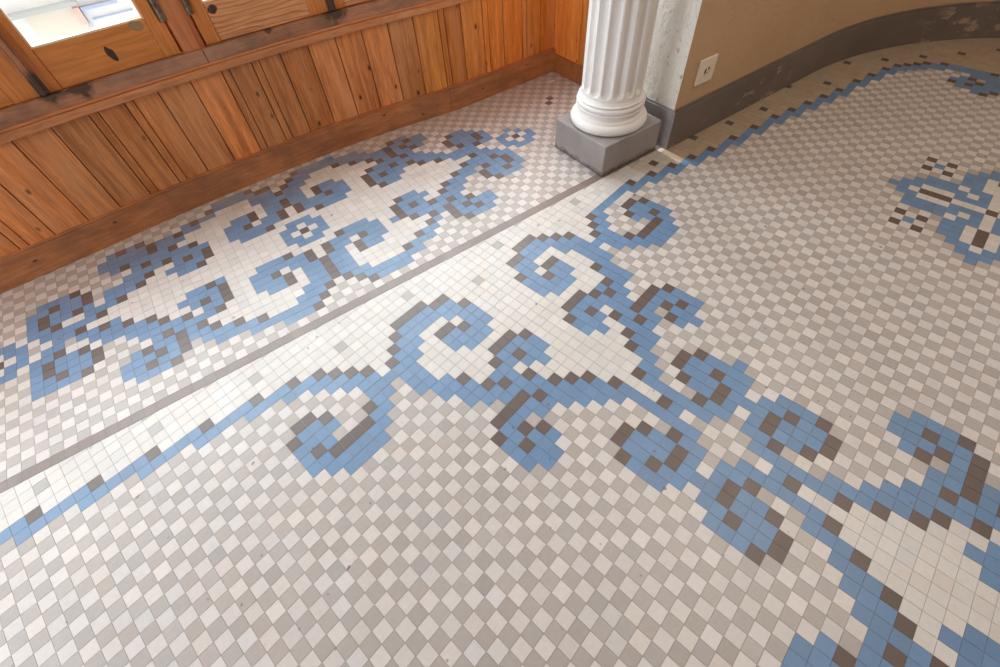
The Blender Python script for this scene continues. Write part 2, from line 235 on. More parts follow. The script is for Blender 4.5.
# ------------------------------------------------------------------ materials
class NT:
    def __init__(s, name):
        s.mat = bpy.data.materials.new(name)
        s.mat.use_nodes = True
        s.t = s.mat.node_tree
        s.t.nodes.clear()
        s.out = s.n('ShaderNodeOutputMaterial')
        s.b = s.n('ShaderNodeBsdfPrincipled')
        s.l(s.b.outputs[0], s.out.inputs[0])
    def n(s, typ, **kw):
        nd = s.t.nodes.new(typ)
        for k, v in kw.items():
            setattr(nd, k, v)
        return nd
    def l(s, a, b):
        s.t.links.new(a, b)
    def val(s, sock, v):
        if hasattr(v, 'is_output') or hasattr(v, 'links'):
            s.l(v, sock)
        else:
            sock.default_value = v
    def coord(s, kind='Object', scale=(1, 1, 1), rot=(0, 0, 0)):
        tc = s.n('ShaderNodeTexCoord'); mp = s.n('ShaderNodeMapping')
        mp.inputs['Scale'].default_value = scale
        mp.inputs['Rotation'].default_value = rot
        s.l(tc.outputs[kind], mp.inputs[0])
        return mp.outputs[0]
    def noise(s, vec, scale, detail=4, rough=.55, dist=0):
        nd = s.n('ShaderNodeTexNoise')
        s.l(vec, nd.inputs['Vector'])
        nd.inputs['Scale'].default_value = scale
        nd.inputs['Detail'].default_value = detail
        nd.inputs['Roughness'].default_value = rough
        nd.inputs['Distortion'].default_value = dist
        return nd.outputs['Fac']
    def ramp(s, fac, stops):
        nd = s.n('ShaderNodeValToRGB')
        s.l(fac, nd.inputs[0])
        el = nd.color_ramp.elements
        while len(el) < len(stops):
            el.new(0.5)
        for e, (p, c) in zip(el, stops):
            e.position = p
            e.color = (c[0], c[1], c[2], 1) if not isinstance(c, (int, float)) else (c, c, c, 1)
        return nd.outputs[0]
    def mix(s, a, b, fac, mode='MIX'):
        nd = s.n('ShaderNodeMixRGB', blend_type=mode)
        s.val(nd.inputs[0], fac)
        for k, v in ((1, a), (2, b)):
            if isinstance(v, tuple):
                nd.inputs[k].default_value = (v[0], v[1], v[2], 1)
            else:
                s.l(v, nd.inputs[k])
        return nd.outputs[0]
    def math(s, op, a, b=0.0):
        nd = s.n('ShaderNodeMath', operation=op)
        s.val(nd.inputs[0], a); s.val(nd.inputs[1], b)
        return nd.outputs[0]
    def bump(s, h, strength=.3, dist=.01):
        nd = s.n('ShaderNodeBump')
        nd.inputs['Strength'].default_value = strength
        nd.inputs['Distance'].default_value = dist
        s.l(h, nd.inputs['Height'])
        s.l(nd.outputs[0], s.b.inputs['Normal'])
    def set(s, **kw):
        for k, v in kw.items():
            sock = s.b.inputs[k.replace('_', ' ')]
            if isinstance(v, tuple):
                sock.default_value = (v[0], v[1], v[2], 1)
            else:
                s.val(sock, v)

def wood(name, dark, light, axis='z', fine=1.0, knots=.0, rough=.42, grime=0.0, tone=False, swirl=0.0, worn=None, spots=()):
    t = NT(name)
    st = {'x': (1.2, 16, 16), 'z': (16, 16, 1.2)}[axis]
    v = t.coord('Object', st)
    g1 = t.noise(v, 2.2 * fine, 6, .65, .6 + swirl)
    g2 = t.noise(v, 9 * fine, 3, .6, .2)
    base = t.ramp(g1, [(.3, dark), (.5, tuple((a + b) / 2 for a, b in zip(dark, light))), (.68, light)])
    streak = t.ramp(g2, [(.38, .66), (.55, 1.0)])
    col = t.mix(base, streak, .55, 'MULTIPLY')
    if swirl:
        w = t.n('ShaderNodeTexWave', wave_type='BANDS', bands_direction='Z' if axis == 'x' else 'X')
        t.l(t.coord('Object', (1.6, 3, 7) if axis == 'x' else (7, 3, 1.6)), w.inputs['Vector'])
        w.inputs['Scale'].default_value = 2.6
        w.inputs['Distortion'].default_value = 9
        w.inputs['Detail'].default_value = 2.0
        w.inputs['Detail Scale'].default_value = .8
        ln = t.ramp(w.outputs['Fac'], [(.0, .45), (.25, 1.0)])
        col = t.mix(col, ln, .75, 'MULTIPLY')
    if tone:
        at = t.n('ShaderNodeVertexColor'); at.layer_name = 'tone'
        col = t.mix(col, at.outputs[0], 1.0, 'MULTIPLY')
    if knots:
        vo = t.n('ShaderNodeTexVoronoi')
        t.l(t.coord('Object', (11, 11, 6) if axis == 'z' else (6, 11, 11)), vo.inputs['Vector'])
        vo.inputs['Scale'].default_value = 1.25
        k = t.ramp(vo.outputs['Distance'], [(.035 * knots, 1.0), (.10 * knots, 0.0)])
        col = t.mix(col, (.045, .018, .010), k)
    if grime:
        gn = t.noise(t.coord('Object', (3, 3, 3)), 2.0, 5, .6)
        gm = t.ramp(gn, [(.42, 0.0), (.68, 1.0)])
        col = t.mix(col, (.105, .075, .055), t.math('MULTIPLY', gm, grime))
    if worn:
        wn = t.noise(t.coord('Object', (9, 9, 1.1) if axis == 'z' else (1.1, 9, 9)), 1.3, 5, .65)
        col = t.mix(col, worn, t.math('MULTIPLY', t.ramp(wn, [(.48, 0.0), (.72, 1.0)]), .6))
    for (sx, sz, rad) in spots:
        # old dark stains where the leaves meet
        sp = t.n('ShaderNodeSeparateXYZ'); t.l(t.coord('Object'), sp.inputs[0])
        dx = t.math('ABSOLUTE', t.math('SUBTRACT', sp.outputs[0], sx))
        dz = t.math('ABSOLUTE', t.math('SUBTRACT', sp.outputs[2], sz))
        dd = t.math('ADD', t.math('DIVIDE', t.math('ADD', dx, dz), rad), t.math('MULTIPLY', t.noise(t.coord('Object', (14, 14, 14)), 1.6, 4, .6), .9))
        col = t.mix(col, (.035, .028, .024), t.math('MULTIPLY', t.ramp(dd, [(.75, 1.0), (1.25, 0.0)]), .85))
    t.set(Base_Color=col, Roughness=rough)
    t.b.inputs['Specular IOR Level'].default_value = .35
    t.bump(t.math('ADD', g1, g2), .18, .003)
    return t.mat

# mosaic
t = NT('mosaic_tile')
at = t.n('ShaderNodeVertexColor'); at.layer_name = 'tone'
big = t.noise(t.coord('Object'), 2.6, 5, .6)
fine = t.noise(t.coord('Object'), 70, 3, .6)
col = t.mix(at.outputs[0], t.ramp(big, [(.3, .93), (.7, 1.0)]), 1.0, 'MULTIPLY')
col = t.mix(col, t.ramp(fine, [(.3, .95), (.65, 1.02)]), 1.0, 'MULTIPLY')
# brown grime swept up against the wooden wall
sep = t.n('ShaderNodeSeparateXYZ'); t.l(t.coord('Object'), sep.inputs[0])
edge = t.ramp(t.math('SUBTRACT', sep.outputs[1], 1.30), [(.30, 0.0), (.58, .35), (.72, 1.0)])
gr = t.ramp(t.noise(t.coord('Object'), 11, 6, .7), [(.36, .1), (.62, 1.0)])
col = t.mix(col, (.46, .32, .19), t.math('MULTIPLY', t.math('MULTIPLY', edge, gr), .55))
speck = t.noise(t.coord('Object'), 34, 1, .4)
col = t.mix(col, (.12, .09, .08), t.ramp(speck, [(.755, 0.0), (.80, .75)]))
rg = t.noise(t.coord('Object'), 12, 4, .6)
t.set(Base_Color=col, Roughness=t.ramp(rg, [(.3, .36), (.7, .48)]))
t.b.inputs['Specular IOR Level'].default_value = .85
t.bump(fine, .05, .002)
M_TILE = t.mat

t = NT('grout')
gn = t.noise(t.coord('Object'), 5, 5, .6)
t.set(Base_Color=t.ramp(gn, [(.35, (.29, .255, .23)), (.65, (.40, .36, .33))]), Roughness=.9)
M_GROUT = t.mat

M_BOARD = wood('pine_boards', (.44, .145, .045), (.82, .325, .105), 'z', 1.35, 1.35, .40, 0, True, 0, (.74, .37, .17))
M_SKIRT = wood('old_skirting_wood', (.40, .145, .052), (.58, .25, .105), 'x', .8, .9, .5, .45)
M_CAP = wood('rail_wood', (.50, .185, .07), (.68, .30, .13), 'x', .8, 0, .45, .15)
M_SILL = wood('weathered_sill_wood', (.34, .155, .085), (.54, .26, .15), 'x', .9, .8, .6, .7, False, 0, (.42, .30, .22), ((-.385, .60, .10), (.76, .60, .13), (-.28, .59, .10), (.46, .60, .05)))
M_POST = wood('post_wood', (.42, .135, .05), (.64, .245, .10), 'z', .6, 0, .38, .1)
M_ASTRAGAL = wood('meeting_stile_wood', (.30, .12, .06), (.50, .22, .11), 'z', .6, 0, .45, .3, False, 0, None, ((-.012, .03, .15),))
M_STILE = wood('stile_wood', (.52, .17, .04), (.74, .28, .075), 'z', .8, 0, .4, .08)
M_PANEL_A = wood('honey_panel_wood', (.56, .20, .05), (.74, .29, .075), 'x', .55, 0, .36, 0)
M_PANEL_B = wood('grainy_panel_wood', (.60, .25, .105), (.86, .43, .20), 'x', .7, 0, .42, 0, False, 2.5)
M_BACKBOARD = wood('orange_boards', (.56, .17, .03), (.82, .30, .065), 'z', .9, .8, .36, 0, True)
t = NT('dark_knot')
kn = t.noise(t.coord('Object', (3, 3, 1)), 22, 3, .6, 1.2)
t.set(Base_Color=t.ramp(kn, [(.35, (.035, .016, .010)), (.65, (.10, .042, .022))]), Roughness=.55)
M_KNOT = t.mat
t = NT('wood_filler')
t.set(Base_Color=t.ramp(t.noise(t.coord('Object'), 30, 3), [(.3, (.27, .16, .075)), (.7, (.38, .25, .13))]), Roughness=.6)
M_PATCH = t.mat
t = NT('lit_bead')  # bright lit line below the pane, painted as a pale bead
t.set(Base_Color=(.82, .68, .50), Roughness=.5)
M_LITBEAD = t.mat
t = NT('hinge_metal')
t.set(Base_Color=t.ramp(t.noise(t.coord('Object'), 60, 3), [(.35, (.10, .075, .055)), (.65, (.30, .24, .18))]), Roughness=.5, Metallic=.6)
M_HINGE = t.mat

def plaster(name, c0, c1, scale, strength, pits=False):
    t = NT(name)
    n1 = t.noise(t.coord('Object'), 1.8, 5, .6)
    n2 = t.noise(t.coord('Object'), scale, 5, .65)
    col = t.ramp(n1, [(.3, c0), (.7, c1)])
    if pits:
        pit = t.ramp(t.noise(t.coord('Object'), 42, 4, .7), [(.30, 1.0), (.40, 0.0)])
        col = t.mix(col, (.30, .25, .20), t.math('MULTIPLY', pit, .75))
    t.set(Base_Color=col, Roughness=.9)
    t.b.inputs['Specular IOR Level'].default_value = .2
    t.bump(n2, strength, .012)
    return t.mat
M_WALL = plaster('tan_plaster', (.55, .365, .215), (.61, .42, .26), 55, .65)
M_ROUGHCAST = plaster('rough_white_plaster', (.80, .77, .71), (.89, .865, .82), 32, 1.0, True)
M_CEIL = plaster('brown_tan_plaster', (.25, .165, .10), (.30, .20, .125), 40, .1)

t = NT('flaking_grey_paint')
n1 = t.noise(t.coord('Object', (1, 1, 1.6)), 9, 6, .65)
n2 = t.noise(t.coord('Object'), 2.0, 3, .6)
col = t.ramp(n2, [(.35, (.15, .118, .102)), (.7, (.20, .162, .143))])
chip = t.math('MULTIPLY', t.ramp(n1, [(.56, 0.0), (.60, 1.0)]), t.ramp(t.noise(t.coord('Object'), 1.3, 2), [(.46, 0.0), (.55, 1.0)]))
col = t.mix(col, (.42, .31, .22), t.math('MULTIPLY', chip, .8))
t.set(Base_Color=col, Roughness=.62)
t.bump(n1, .2, .006)
M_GREY = t.mat

t = NT('lit_grey_paint')  # same skirting grey with the daylight on the pier end painted in
n1 = t.noise(t.coord('Object'), 14, 5, .65)
t.set(Base_Color=t.ramp(n1, [(.3, (.25, .235, .25)), (.7, (.38, .36, .37))]), Roughness=.6)
t.bump(n1, .3, .006)
M_LITGREY = t.mat

t = NT('plinth_grey')
n1 = t.noise(t.coord('Object'), 6, 5, .6)
n2 = t.noise(t.coord('Object'), 26, 5, .7)
col = t.ramp(n1, [(.3, (.27, .247, .242)), (.7, (.36, .335, .33))])
col = t.mix(col, (.16, .13, .12), t.ramp(n2, [(.66, 0.0), (.74, .8)]))
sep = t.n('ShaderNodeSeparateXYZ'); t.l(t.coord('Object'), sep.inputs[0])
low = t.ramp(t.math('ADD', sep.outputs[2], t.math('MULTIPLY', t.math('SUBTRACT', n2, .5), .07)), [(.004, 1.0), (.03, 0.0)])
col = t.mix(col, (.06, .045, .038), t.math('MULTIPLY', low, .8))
t.set(Base_Color=col, Roughness=.55)
t.bump(n2, .12, .005)
M_PLINTH = t.mat

t = NT('column_paint')
n1 = t.noise(t.coord('Object'), 4, 5, .6)
n2 = t.noise(t.coord('Object', (1, 1, .6)), 38, 4, .7)
col = t.ramp(n1, [(.3, (.80, .785, .765)), (.7, (.88, .87, .86))])
col = t.mix(col, (.30, .24, .20), t.ramp(n2, [(.72, 0.0), (.78, .55)]))
t.set(Base_Color=col, Roughness=.42)
t.bump(n1, .06, .01)
M_COLUMN = t.mat

t = NT('outlet_plastic')
t.set(Base_Color=(.80, .70, .58), Roughness=.4)
M_PLATE = t.mat
t = NT('dark_hole')
t.set(Base_Color=(.03, .022, .018), Roughness=.6)
M_HOLE = t.mat

def plain(name, c, rough=.8):
    t = NT(name)
    n = t.noise(t.coord('Object'), 3, 4)
    t.set(Base_Color=t.ramp(n, [(.3, tuple(x * .93 for x in c)), (.7, c)]), Roughness=rough)
    return t.mat
M_FACADE = plain('pale_render', (.90, .885, .86))
M_CREAM = plain('cream_render', (.85, .76, .66))
M_BLUE = plain('blue_paint', (.50, .56, .72))
M_RED = plain('faded_red_paint', (.86, .58, .50))
M_LEDGE = plain('grey_stone', (.52, .52, .51))

t = NT('window_glass')
tr = t.n('ShaderNodeBsdfTransparent'); tr.inputs[0].default_value = (.95, .97, .96, 1)
gl = t.n('ShaderNodeBsdfGlossy'); gl.inputs['Roughness'].default_value = .02
fr = t.n('ShaderNodeFresnel'); fr.inputs[0].default_value = 1.45
mx = t.n('ShaderNodeMixShader')
ge = t.n('ShaderNodeNewGeometry')
t.l(t.math('MULTIPLY', fr.outputs[0], t.math('SUBTRACT', 1.0, ge.outputs['Backfacing'])), mx.inputs[0]); t.l(tr.outputs[0], mx.inputs[1]); t.l(gl.outputs[0], mx.inputs[2])
t.l(mx.outputs[0], t.out.inputs[0])
M_GLASS = t.mat

# ------------------------------------------------------------------ floor
TILE = .04
TH = R(12.22); CT, ST = math.cos(TH), math.sin(TH)
WX = [0.01670, -0.21252, 0.36069, -0.14382, 0.01118, -0.21256, 0.39867, 0.10903, 0.06364, 0.17871]
WY = [0.00835, -0.21959, 0.18827, 0.26956, 0.17205, -0.07350, 0.27635, 0.24696, 0.24627, -0.08697]
LXU = [0.13877, 0.13312, 0.02306]
LXV = [0.34671, -0.05147, -0.05814]
def warp(a, b):
    """field tiles were laid by hand: a slow drift off the ideal lattice"""
    ac = (min(max(a, -28), 106) - 35) / 60.0
    bc = min(max(b, -30), 34) / 30.0
    B = [ac ** i * bc ** j for i in range(4) for j in range(4 - i)]
    return a + sum(p * q for p, q in zip(B, WX)), b + sum(p * q for p, q in zip(B, WY))
def field_pt(a, b):
    x, y = warp(a, b); y = -y
    return ((x * CT - y * ST) * TILE, (x * ST + y * CT) * TILE)
def bay_pt(u, v):
    q, w = u / 20.0, (v + 30) / 20.0
    U = u + LXU[0] + LXU[1] * q + LXU[2] * w
    V = v + LXV[0] + LXV[1] * q + LXV[2] * w
    return (U * TILE, -V * TILE)
def unpack(runs):
    g = {}
    for v, u, n, kind in runs:
        for k in range(n):
            g[(u + k, v)] = kind
    return g
LIGHT, DARK = (.65, .61, .592), (.435, .394, .375)
TONES = {1: (.66, .632, .61), 2: (.135, .25, .43), 3: (.118, .084, .075), 4: (.40, .385, .37)}
AGED_DIM = (.43, .335, .24)  # yellowed white tiles, with the dim light by the right wall painted in
def clip_below(poly, x0, y0, x1, y1):
    """keep what lies below the line"""
    def d(p): return (p[1] - y0) * (x1 - x0) - (y1 - y0) * (p[0] - x0)
    out = []
    for i in range(len(poly)):
        p, q = poly[i], poly[(i + 1) % len(poly)]
        dp, dq = d(p), d(q)
        if dp <= 0: out.append(p)
        if (dp < 0 < dq) or (dq < 0 < dp):
            k = dp / (dp - dq)
            out.append((p[0] + (q[0] - p[0]) * k, p[1] + (q[1] - p[1]) * k))
    return out
fl = MB()
def lay(poly, c):
    if len(poly) < 3: return
    k = 1 + random.gauss(0, .035)
    w = random.gauss(0, .012)
    col = (c[0] * k * (1 + w), c[1] * k, c[2] * k * (1 - w))
    cx = sum(p[0] for p in poly) / len(poly); cy = sum(p[1] for p in poly) / len(poly)
    sx, sy = random.gauss(0, .004), random.gauss(0, .004)
    z = [-.0002 + random.gauss(0, .00008) + (p[0] - cx) * sx + (p[1] - cy) * sy for p in poly]
    top = [(p[0], p[1], h) for p, h in zip(poly, z)]
    area = sum(poly[i][0] * poly[(i + 1) % len(poly)][1] - poly[(i + 1) % len(poly)][0] * poly[i][1] for i in range(len(poly)))
    if area < 0: top.reverse()
    n = len(top)
    fl.face(top, col, 0)
    for i in range(n):
        a, b = top[i], top[(i + 1) % n]
        fl.face([b, a, (a[0], a[1], -.004), (b[0], b[1], -.004)], col, 0)
FX0, FX1, FY0, FY1 = -2.6, 5.2, -1.9, 2.12
H = .487
P0, P1 = bay_pt(-40, -24.5), bay_pt(75, -24.5)
gap = .0012
g = unpack(FIELD)
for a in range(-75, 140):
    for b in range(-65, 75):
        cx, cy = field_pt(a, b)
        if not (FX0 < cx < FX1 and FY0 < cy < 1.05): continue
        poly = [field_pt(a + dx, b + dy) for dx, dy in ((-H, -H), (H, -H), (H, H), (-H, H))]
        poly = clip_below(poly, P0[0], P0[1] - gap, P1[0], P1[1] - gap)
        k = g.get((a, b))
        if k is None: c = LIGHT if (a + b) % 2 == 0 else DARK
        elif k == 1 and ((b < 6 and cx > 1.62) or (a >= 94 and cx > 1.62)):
            c = AGED_DIM if cx > 1.85 else tuple((p + q) / 2 for p, q in zip(AGED_DIM, TONES[1]))
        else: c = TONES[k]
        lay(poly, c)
g = unpack(BAY)
LINE = (.22, .165, .15)
for u in range(-66, 54):
    for v in range(-54, -24):
        cx, cy = bay_pt(u, v)
        if not (FX0 < cx < 2.1 and cy < FY1): continue
        hx = .497 if v == -25 else H
        poly = [bay_pt(u + dx, v + dy) for dx, dy in ((-hx, -H), (hx, -H), (hx, H), (-hx, H))]
        k = g.get((u, v))
        if v == -25: c = LINE
        elif k is None: c = LIGHT if (u + v) % 2 else DARK
        else: c = TONES[k]
        lay(poly, c)
fl.face([(FX0, FY0, -.0014), (FX1, FY0, -.0014), (FX1, FY1, -.0014), (FX0, FY1, -.0014)], (1, 1, 1), 1)
fl.box(FX0, FX1, FY0, FY1, -.15, -.004, (1, 1, 1), 1)
floor = struct(fl.build('floor', [M_TILE, M_GROUT], weld=False))

# ------------------------------------------------------------------ walls
ZC = 2.9
WPTS = [(-2.6, 1.90), (-1.6, 1.965), (-1.03, 1.999), (-.72, 2.016), (-.37, 2.052), (-.05, 2.07), (.23, 2.078), (.57, 2.077), (.89, 2.056), (1.11, 2.026), (1.27, 2.004), (1.65, 2.004), (2.05, 2.006)]
def yw(x):
    for (x0, y0), (x1, y1) in zip(WPTS, WPTS[1:]):
        if x <= x1:
            k = (x - x0) / (x1 - x0)
            return y0 + (y1 - y0) * k
    return WPTS[-1][1]
def strip(mb, xs, d0, d1, z0, z1, col=None, mi=0):
    """a length of timber that follows the bowed wall: d0 front, d1 back offset"""
    front = [(x, yw(x) + d0) for x in xs]
    back = [(x, yw(x) + d1) for x in reversed(xs)]
    mb.prism(front + back, z0, z1, col, mi)
def frange(a, b, n):
    return [a + (b - a) * i / n for i in range(n + 1)]

# boards of the bay
mb = MB()
STEP = .1317
k0 = -.586 - STEP * 15
x = k0
i = 0
rnd = random.Random(3)
def board_tone(rr):
    k = rr.uniform(.74, 1.14); w = rr.uniform(-.10, .10)
    return (k * (1 + w * .6), k, k * (1 - w))
while x < 2.03:
    x1 = min(x + STEP, 2.045)
    tone = board_tone(rnd)
    if x > 1.1: tone = (tone[0] * 1.12, tone[1] * 1.06, tone[2] * .62)
    d = rnd.uniform(-.0012, .0012)
    m = .0022
    bead = rnd.random() < .33
    cuts = [(x + m, x + STEP * .26 - .002), (x + STEP * .26 + .002, x1 - m)] if bead and x1 - x > .1 else [(x + m, x1 - m)]
    for a, b in cuts:
        strip(mb, frange(a, b, 2), .018 + d, .045, .10, .525, tone)
    x += STEP
boards = mb.build('wall_left', [M_BOARD], bevel=.0014)
struct(boards)
mb = MB()
strip(mb, frange(-2.6, 2.05, 30), .040, .20, 0, .60, (.35, .3, .28))
bk = mb.build('wall_left_core', [M_BOARD], boards)

def skirting(name, x0, x1, parent=None):
    mb = MB()
    strip(mb, frange(x0, x1, 14), -.001, .03, 0.0, .122)
    strip(mb, frange(x0, x1, 14), .004, .03, .122, .130)
    return mb.build(name, [M_SKIRT], parent, bevel=.002)
s1 = struct(skirting('baseboard_left', -2.6, 1.2535))
s2 = skirting('board_length', 1.2555, 2.03, s1)
# cap rail
mb = MB()
strip(mb, frange(-2.6, 2.045, 34), -.002, .05, .506, .535)
strip(mb, frange(-2.6, 2.045, 34), .005, .05, .535, .545)
rail = struct(mb.build('trim_1', [M_CAP], bevel=.004))
mb = MB()
strip(mb, frange(-2.6, .176, 20), .014, .20, .540, .595)
strip(mb, frange(.179, 2.045, 16), .013, .20, .540, .594)
sill = struct(mb.build('trim_2', [M_SILL], bevel=.003))

# end wall of the bay with full height boards
mb = MB()
y = 1.34; rnd = random.Random(11)
while y < 2.02:
    y1 = min(y + .115, 2.03)
    mb.box(2.030 + rnd.uniform(0, .002), 2.06, y + .002, y1 - .002, .08, ZC, board_tone(rnd))
    y += .115
mb.box(2.052, 2.30, 1.34, 2.25, 0, ZC, (.35, .3, .28))
wb = struct(mb.build('wall_back', [M_BACKBOARD], bevel=.0014))
mb = MB()
mb.box(2.012, 2.04, 1.34, 2.006, 0, .100)
struct(mb.build('baseboard_back', [wood('orange_skirting_wood', (.30, .10, .03), (.46, .165, .05), 'x', .8, .8, .42, .3)], bevel=.003))

# plastered wall: a pier end, a straight run, then a long curve
def wall_path(off):
    e = 1.875 + (off * .35 if off < 0 else 0)
    p = [(e, 1.345), (e, .955 + off), (3.12, .955 + off)]
    Rr = 1.80
    for k in range(1, 31):
        a = R(95) * k / 30
        p.append((3.12 + (Rr + off) * math.sin(a), .955 - Rr + (Rr + off) * math.cos(a)))
    return p
inner = wall_path(0)
last = inner[-1]
outer = [(last[0] + .25, last[1])] + [(3.12 + 2.05 * math.sin(R(95) * k / 30), .955 - 1.80 + 2.05 * math.cos(R(95) * k / 30)) for k in range(30, 0, -1)] + [(3.12, 1.205), (2.30, 1.345)]
mb = MB()
poly = inner + outer
n = len(poly)
for i in range(n):
    a, b = poly[i], poly[(i + 1) % n]
    mb.face([(a[0], a[1], 0), (b[0], b[1], 0), (b[0], b[1], ZC), (a[0], a[1], ZC)], None, 1 if i == 0 else 0)
mb.face([(p[0], p[1], ZC) for p in poly]); mb.face([(p[0], p[1], 0) for p in reversed(poly)])
wr = mb.build('wall_right', [M_WALL, M_ROUGHCAST])
struct(wr)
mb = MB()
bo = wall_path(-.012)
bi = wall_path(.001)
for z0, z1, o in ((0, .185, -.014), (.185, .196, -.008)):
    p1 = wall_path(o)
    q = [(1.880, 1.345)] + [(1.880, .960)] + wall_path(.004)[2:]
    poly = p1 + list(reversed(q))
    for i in range(len(p1) - 1):
        a, b = p1[i], p1[i + 1]
        c, d = q[i], q[i + 1]
        mi = 1 if i == 0 else 0
        mb.face([(a[0], a[1], z0), (b[0], b[1], z0), (b[0], b[1], z1), (a[0], a[1], z1)], None, mi)
        mb.face([(a[0], a[1], z1), (b[0], b[1], z1), (d[0], d[1], z1), (c[0], c[1], z1)], None, mi)
        mb.face([(a[0], a[1], z0), (c[0], c[1], z0), (d[0], d[1], z0), (b[0], b[1], z0)])
        mb.face([(d[0], d[1], z0), (c[0], c[1], z0), (c[0], c[1], z1), (d[0], d[1], z1)])
    for k in (0, -1):
        a, c = p1[k], q[k]
        mb.face([(a[0], a[1], z0), (c[0], c[1], z0), (c[0], c[1], z1), (a[0], a[1], z1)])
struct(mb.build('baseboard_right', [M_GREY, M_LITGREY], bevel=.003))

# rest of the room behind the camera
mb = MB(); mb.box(-2.75, 5.3, -2.05, -1.9, 0, ZC)
struct(mb.build('wall_front', [M_CEIL]))
mb = MB(); mb.box(-2.75, -2.6, -1.9, 2.2, 0, .45); mb.box(-2.75, -2.6, -1.9, 2.2, 2.45, ZC); mb.box(-2.75, -2.6, -1.9, .6, .45, 2.45); mb.box(-2.75, -2.6, 1.7, 2.2, .45, 2.45)
struct(mb.build('wall_side', [M_CEIL]))
mb = MB(); mb.box(-2.75, 5.3, -2.05, 2.3, ZC, ZC + .12)
struct(mb.build('ceiling', [M_CEIL]))
mb = MB(); strip(mb, frange(-2.6, 2.05, 20), .02, .20, 2.60, ZC)
struct(mb.build('wall_left_lintel', [M_CEIL]))

# ------------------------------------------------------------------ casements
POST = [-1.50, .152, 1.36, 2.0]
def half_post(name, x, w, r, z0, z1, mat):
    """a timber post with a rounded front"""
    y0 = yw(x) + .028
    mb = MB()
    pts = []
    for k in range(13):
        a = math.pi * k / 12
        pts.append((x - w / 2 * math.cos(a), y0 + r - r * math.sin(a) ** .8))
    pts += [(x + w / 2, y0 + .14), (x - w / 2, y0 + .14)]
    mb.prism(pts, z0, z1)
    mb.box(x - w / 2 - .022, x + w / 2 + .022, y0 + .055, y0 + .135, z0, z1)
    return mb.build(name, [mat], bevel=0)
for i, px_ in enumerate(POST[:3]):
    struct(half_post('trim_%d' % (3 + i), px_, .094, .022, .556 if i == 1 else .57, 2.60, M_POST))

def leaf(n, x0, x1, panel_mat, sl, sr, meet):
    """one window leaf: stiles, bottom panel, pane; sl and sr are the stile widths"""
    ya, yb = yw(x0) + .036, yw(x1) + .036
    ang = math.atan2(yb - ya, x1 - x0)
    L = math.hypot(x1 - x0, yb - ya)
    r0 = empty('window_%d' % n, (x0, ya, .594))
    r0.rotation_euler = (0, 0, ang)
    struct(r0)
    H1, HT = .138, 2.0
    mb = MB()
    mb.box(0, sl, 0, .042, .002, HT); mb.build('stile', [M_STILE], r0, bevel=.003)
    mb = MB()
    mb.box(L - sr, L, 0, .042, .002, HT); mb.build('stile', [M_STILE], r0, bevel=.003)
    mb = MB()
    mb.box(sl + .0008, L - sr - .0008, .003, .040, .003, H1); mb.build('bottom_panel', [panel_mat], r0, bevel=.002)
    mb = MB()
    mb.box(sl, L - sr, 0, .042, HT - .07, HT); mb.build('top_rail', [M_STILE], r0, bevel=.003)
    # glazing bead: bottom and both sides
    mb = MB()
    mb.box(sl, L - sr, .004, .016, H1, H1 + .007)
    mb.box(sl, sl + .007, .004, .016, H1 + .007, HT - .07)
    mb.box(L - sr - .007, L - sr, .004, .016, H1 + .007, HT - .07)
    mb.build('glazing_bead', [M_LITBEAD], r0, bevel=.0015)
    mb = MB()
    mb.box(sl, L - sr, .020, .024, H1, HT - .07); mb.build('pane', [M_GLASS], r0)
    hx = L - .001 if meet == 'left' else .001
    for hz in (.115, 1.30):
        mb = MB()
        pts = [(hx + .0075 * math.cos(R(a)), -.001 + .0075 * math.sin(R(a))) for a in range(0, 360, 30)]
        for q in range(4):
            mb.prism(pts, hz + q * .03, hz + q * .03 + .0285)
        mb.box(hx - .016, hx + .016, .0, .003, hz, hz + .1185)
        mb.build('hinge', [M_HINGE], r0)
    if meet == 'left':
        # astragal that covers the meeting stiles
        mb = MB()
        mb.box(-.030, .006, -.010, .012, .004, HT); mb.box(-.020, -.004, -.016, -.010, .004, HT)
        mb.build('astragal', [M_ASTRAGAL], r0, bevel=.004)
    return r0, L
w1, L1 = leaf(1, -.384, .100, M_PANEL_A, .046, .058, 'left')
w2, L2 = leaf(2, .204, .748, M_PANEL_B, .058, .084, 'right')
w3, L3 = leaf(3, .775, 1.308, M_PANEL_B, .05, .058, 'left')
w4, L4 = leaf(4, 1.412, 2.0, M_PANEL_A, .058, .034, 'right')
w5, L5 = leaf(5, -.945, -.412, M_PANEL_A, .058, .084, 'right')
w6, L6 = leaf(6, -1.452, -.965, M_PANEL_B, .046, .058, 'left')
w7, L7 = leaf(7, -2.05, -1.548, M_PANEL_A, .058, .084, 'right')
w8, L8 = leaf(8, -2.59, -2.08, M_PANEL_B, .046, .058, 'left')
